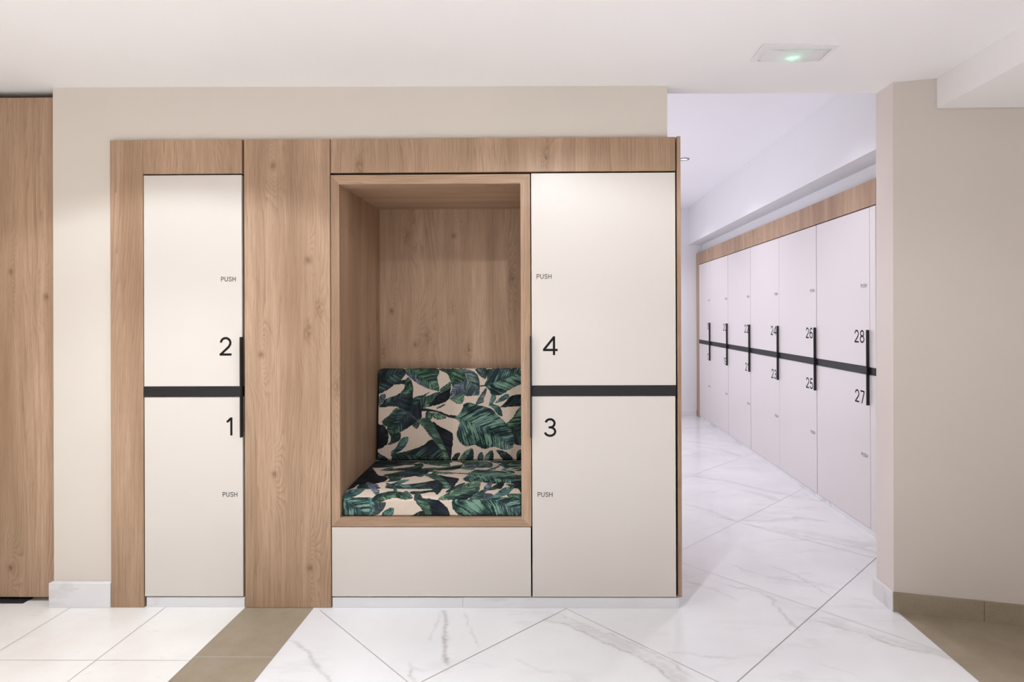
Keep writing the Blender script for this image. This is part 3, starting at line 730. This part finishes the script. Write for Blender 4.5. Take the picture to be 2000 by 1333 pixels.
def seat_col(x, y, z):
    a = x+.985-.085; frontf = (z < ZF) & (y < YF+.01)
    b = np.where(frontf, (YBK-YF)*ES+(ZF-z)*ES, (YBK-y)*ES)
    return print_colour(a, b, PRINT_BACK+PRINT_SEAT)
def back_col(x, y, z):
    return print_colour(x+.985, np.minimum(1.092-z, .510), PRINT_BACK)
seat_prof = [(2.864, .4332), (2.857, .440), (2.856, .505), (2.858, .5131), (2.864, .520), (2.875, .527), (2.92, .540), (3.02, .552), (3.15, .559), (3.29, .563), (3.44, .568), (3.47, .56), (3.478, .54), (3.478, .4332), (2.864, .4332)]
cushion('seat_cushion', 'leaf print seat cushion lying on the bottom of the oak niche', -1.005, -.142, seat_prof, 11, seat_col, .010, .0016, None)
back_prof = [(3.402, .5705), (3.391, .582), (3.400, .70), (3.414, .85), (3.430, 1.00), (3.440, 1.078), (3.447, 1.090), (3.462, 1.0925), (3.495, 1.0905), (3.508, 1.08), (3.510, .80), (3.508, .5725), (3.402, .5705)]
cushion('back_cushion', 'leaf print back cushion leaning upright against the back of the oak niche', -.990, -.145, back_prof, 8, back_col, .008, .0016, None)

# ================================================================== small things
# emergency light in the ceiling
lt = thing('emergency_light', 'rectangular white emergency light with a green glow in the lobby ceiling', 'light', (1.025, 2.497, 2.4985))
zc = 2.4985
mb = MB(); x0, x1, y0, y1 = .870, 1.181, 2.421, 2.576; a, b, c, d = .898, 1.164, 2.453, 2.566
for r in ((x0, a, y0, y1), (b, x1, y0, y1), (a, b, y0, c), (a, b, d, y1)): mb.box(*r, zc-.006, zc+.001)
mb.build('frame', WHITEP, lt)
Md, nt, bs = new_mat('opal diffuser', .35, srgb(236, 234, 234)); nt.nodes.remove(bs)
tr = nt.nodes.new('ShaderNodeBsdfTranslucent'); tr.inputs[0].default_value = (.9, .9, .9, 1)
df = nt.nodes.new('ShaderNodeBsdfPrincipled'); df.inputs['Base Color'].default_value = (*srgb(238, 234, 234), 1); df.inputs['Roughness'].default_value = .3
mx = nt.nodes.new('ShaderNodeMixShader'); mx.inputs[0].default_value = .15
nt.links.new(df.outputs[0], mx.inputs[1]); nt.links.new(tr.outputs[0], mx.inputs[2]); nt.links.new(mx.outputs[0], nt.nodes['Material Output'].inputs[0])
mb = MB(); N = 24; a += .003; b -= .003; c += .003; d -= .003
prof = [(a+(b-a)*k/N, zc-.004-.013*math.sin(math.pi*k/N)) for k in range(N+1)]
for (xa, za), (xb, zb2) in zip(prof[:-1], prof[1:]):
    mb.quad([(xa, c, za), (xb, c, zb2), (xb, d, zb2), (xa, d, za)])
    for yy in (c, d): mb.quad([(xa, yy, za), (xb, yy, zb2), (xb, yy, zc), (xa, yy, zc)])
mb.build('diffuser', Md, lt)
mb = MB(); mb.prism([(1.028+.006*math.cos(k*math.pi/6), 2.515+.006*math.sin(k*math.pi/6), zc-.006) for k in range(12)], [(1.028+.006*math.cos(k*math.pi/6), 2.515+.006*math.sin(k*math.pi/6), zc-.002) for k in range(12)])
mb.build('indicator', emit('green indicator', (.25, 1, .6), 26.), lt)
# corridor downlight
dl_ = thing('downlight', 'small round recessed downlight in the corridor ceiling', 'light', (1.278, 5.647, 2.879))
mb = MB(); n = 32; cx, cy = 1.278, 5.647
def ring(r, z): return [(cx+r*math.cos(2*math.pi*k/n), cy+r*math.sin(2*math.pi*k/n), z) for k in range(n)]
A, B, C_, E_ = ring(.050, 2.8798), ring(.050, 2.874), ring(.038, 2.872), ring(.036, 2.879)
for P, Q in ((A, B), (B, C_), (C_, E_)):
    for k in range(n): mb.quad([P[k], P[(k+1) % n], Q[(k+1) % n], Q[k]])
mb.build('trim_ring', STEEL, dl_, smooth=False)
MB().prism(ring(.0355, 2.8785), ring(.0355, 2.8795)).build('lens', emit('downlight lens', (1, .98, 1), .7), dl_)
# dark mat showing under the oak door
tag(box('floor_mat', -3.3, -2.58, 2.876, 3.35, .0005, .009, MATM, None, .002), 'black floor mat showing under the oak door at the left', 'mat')
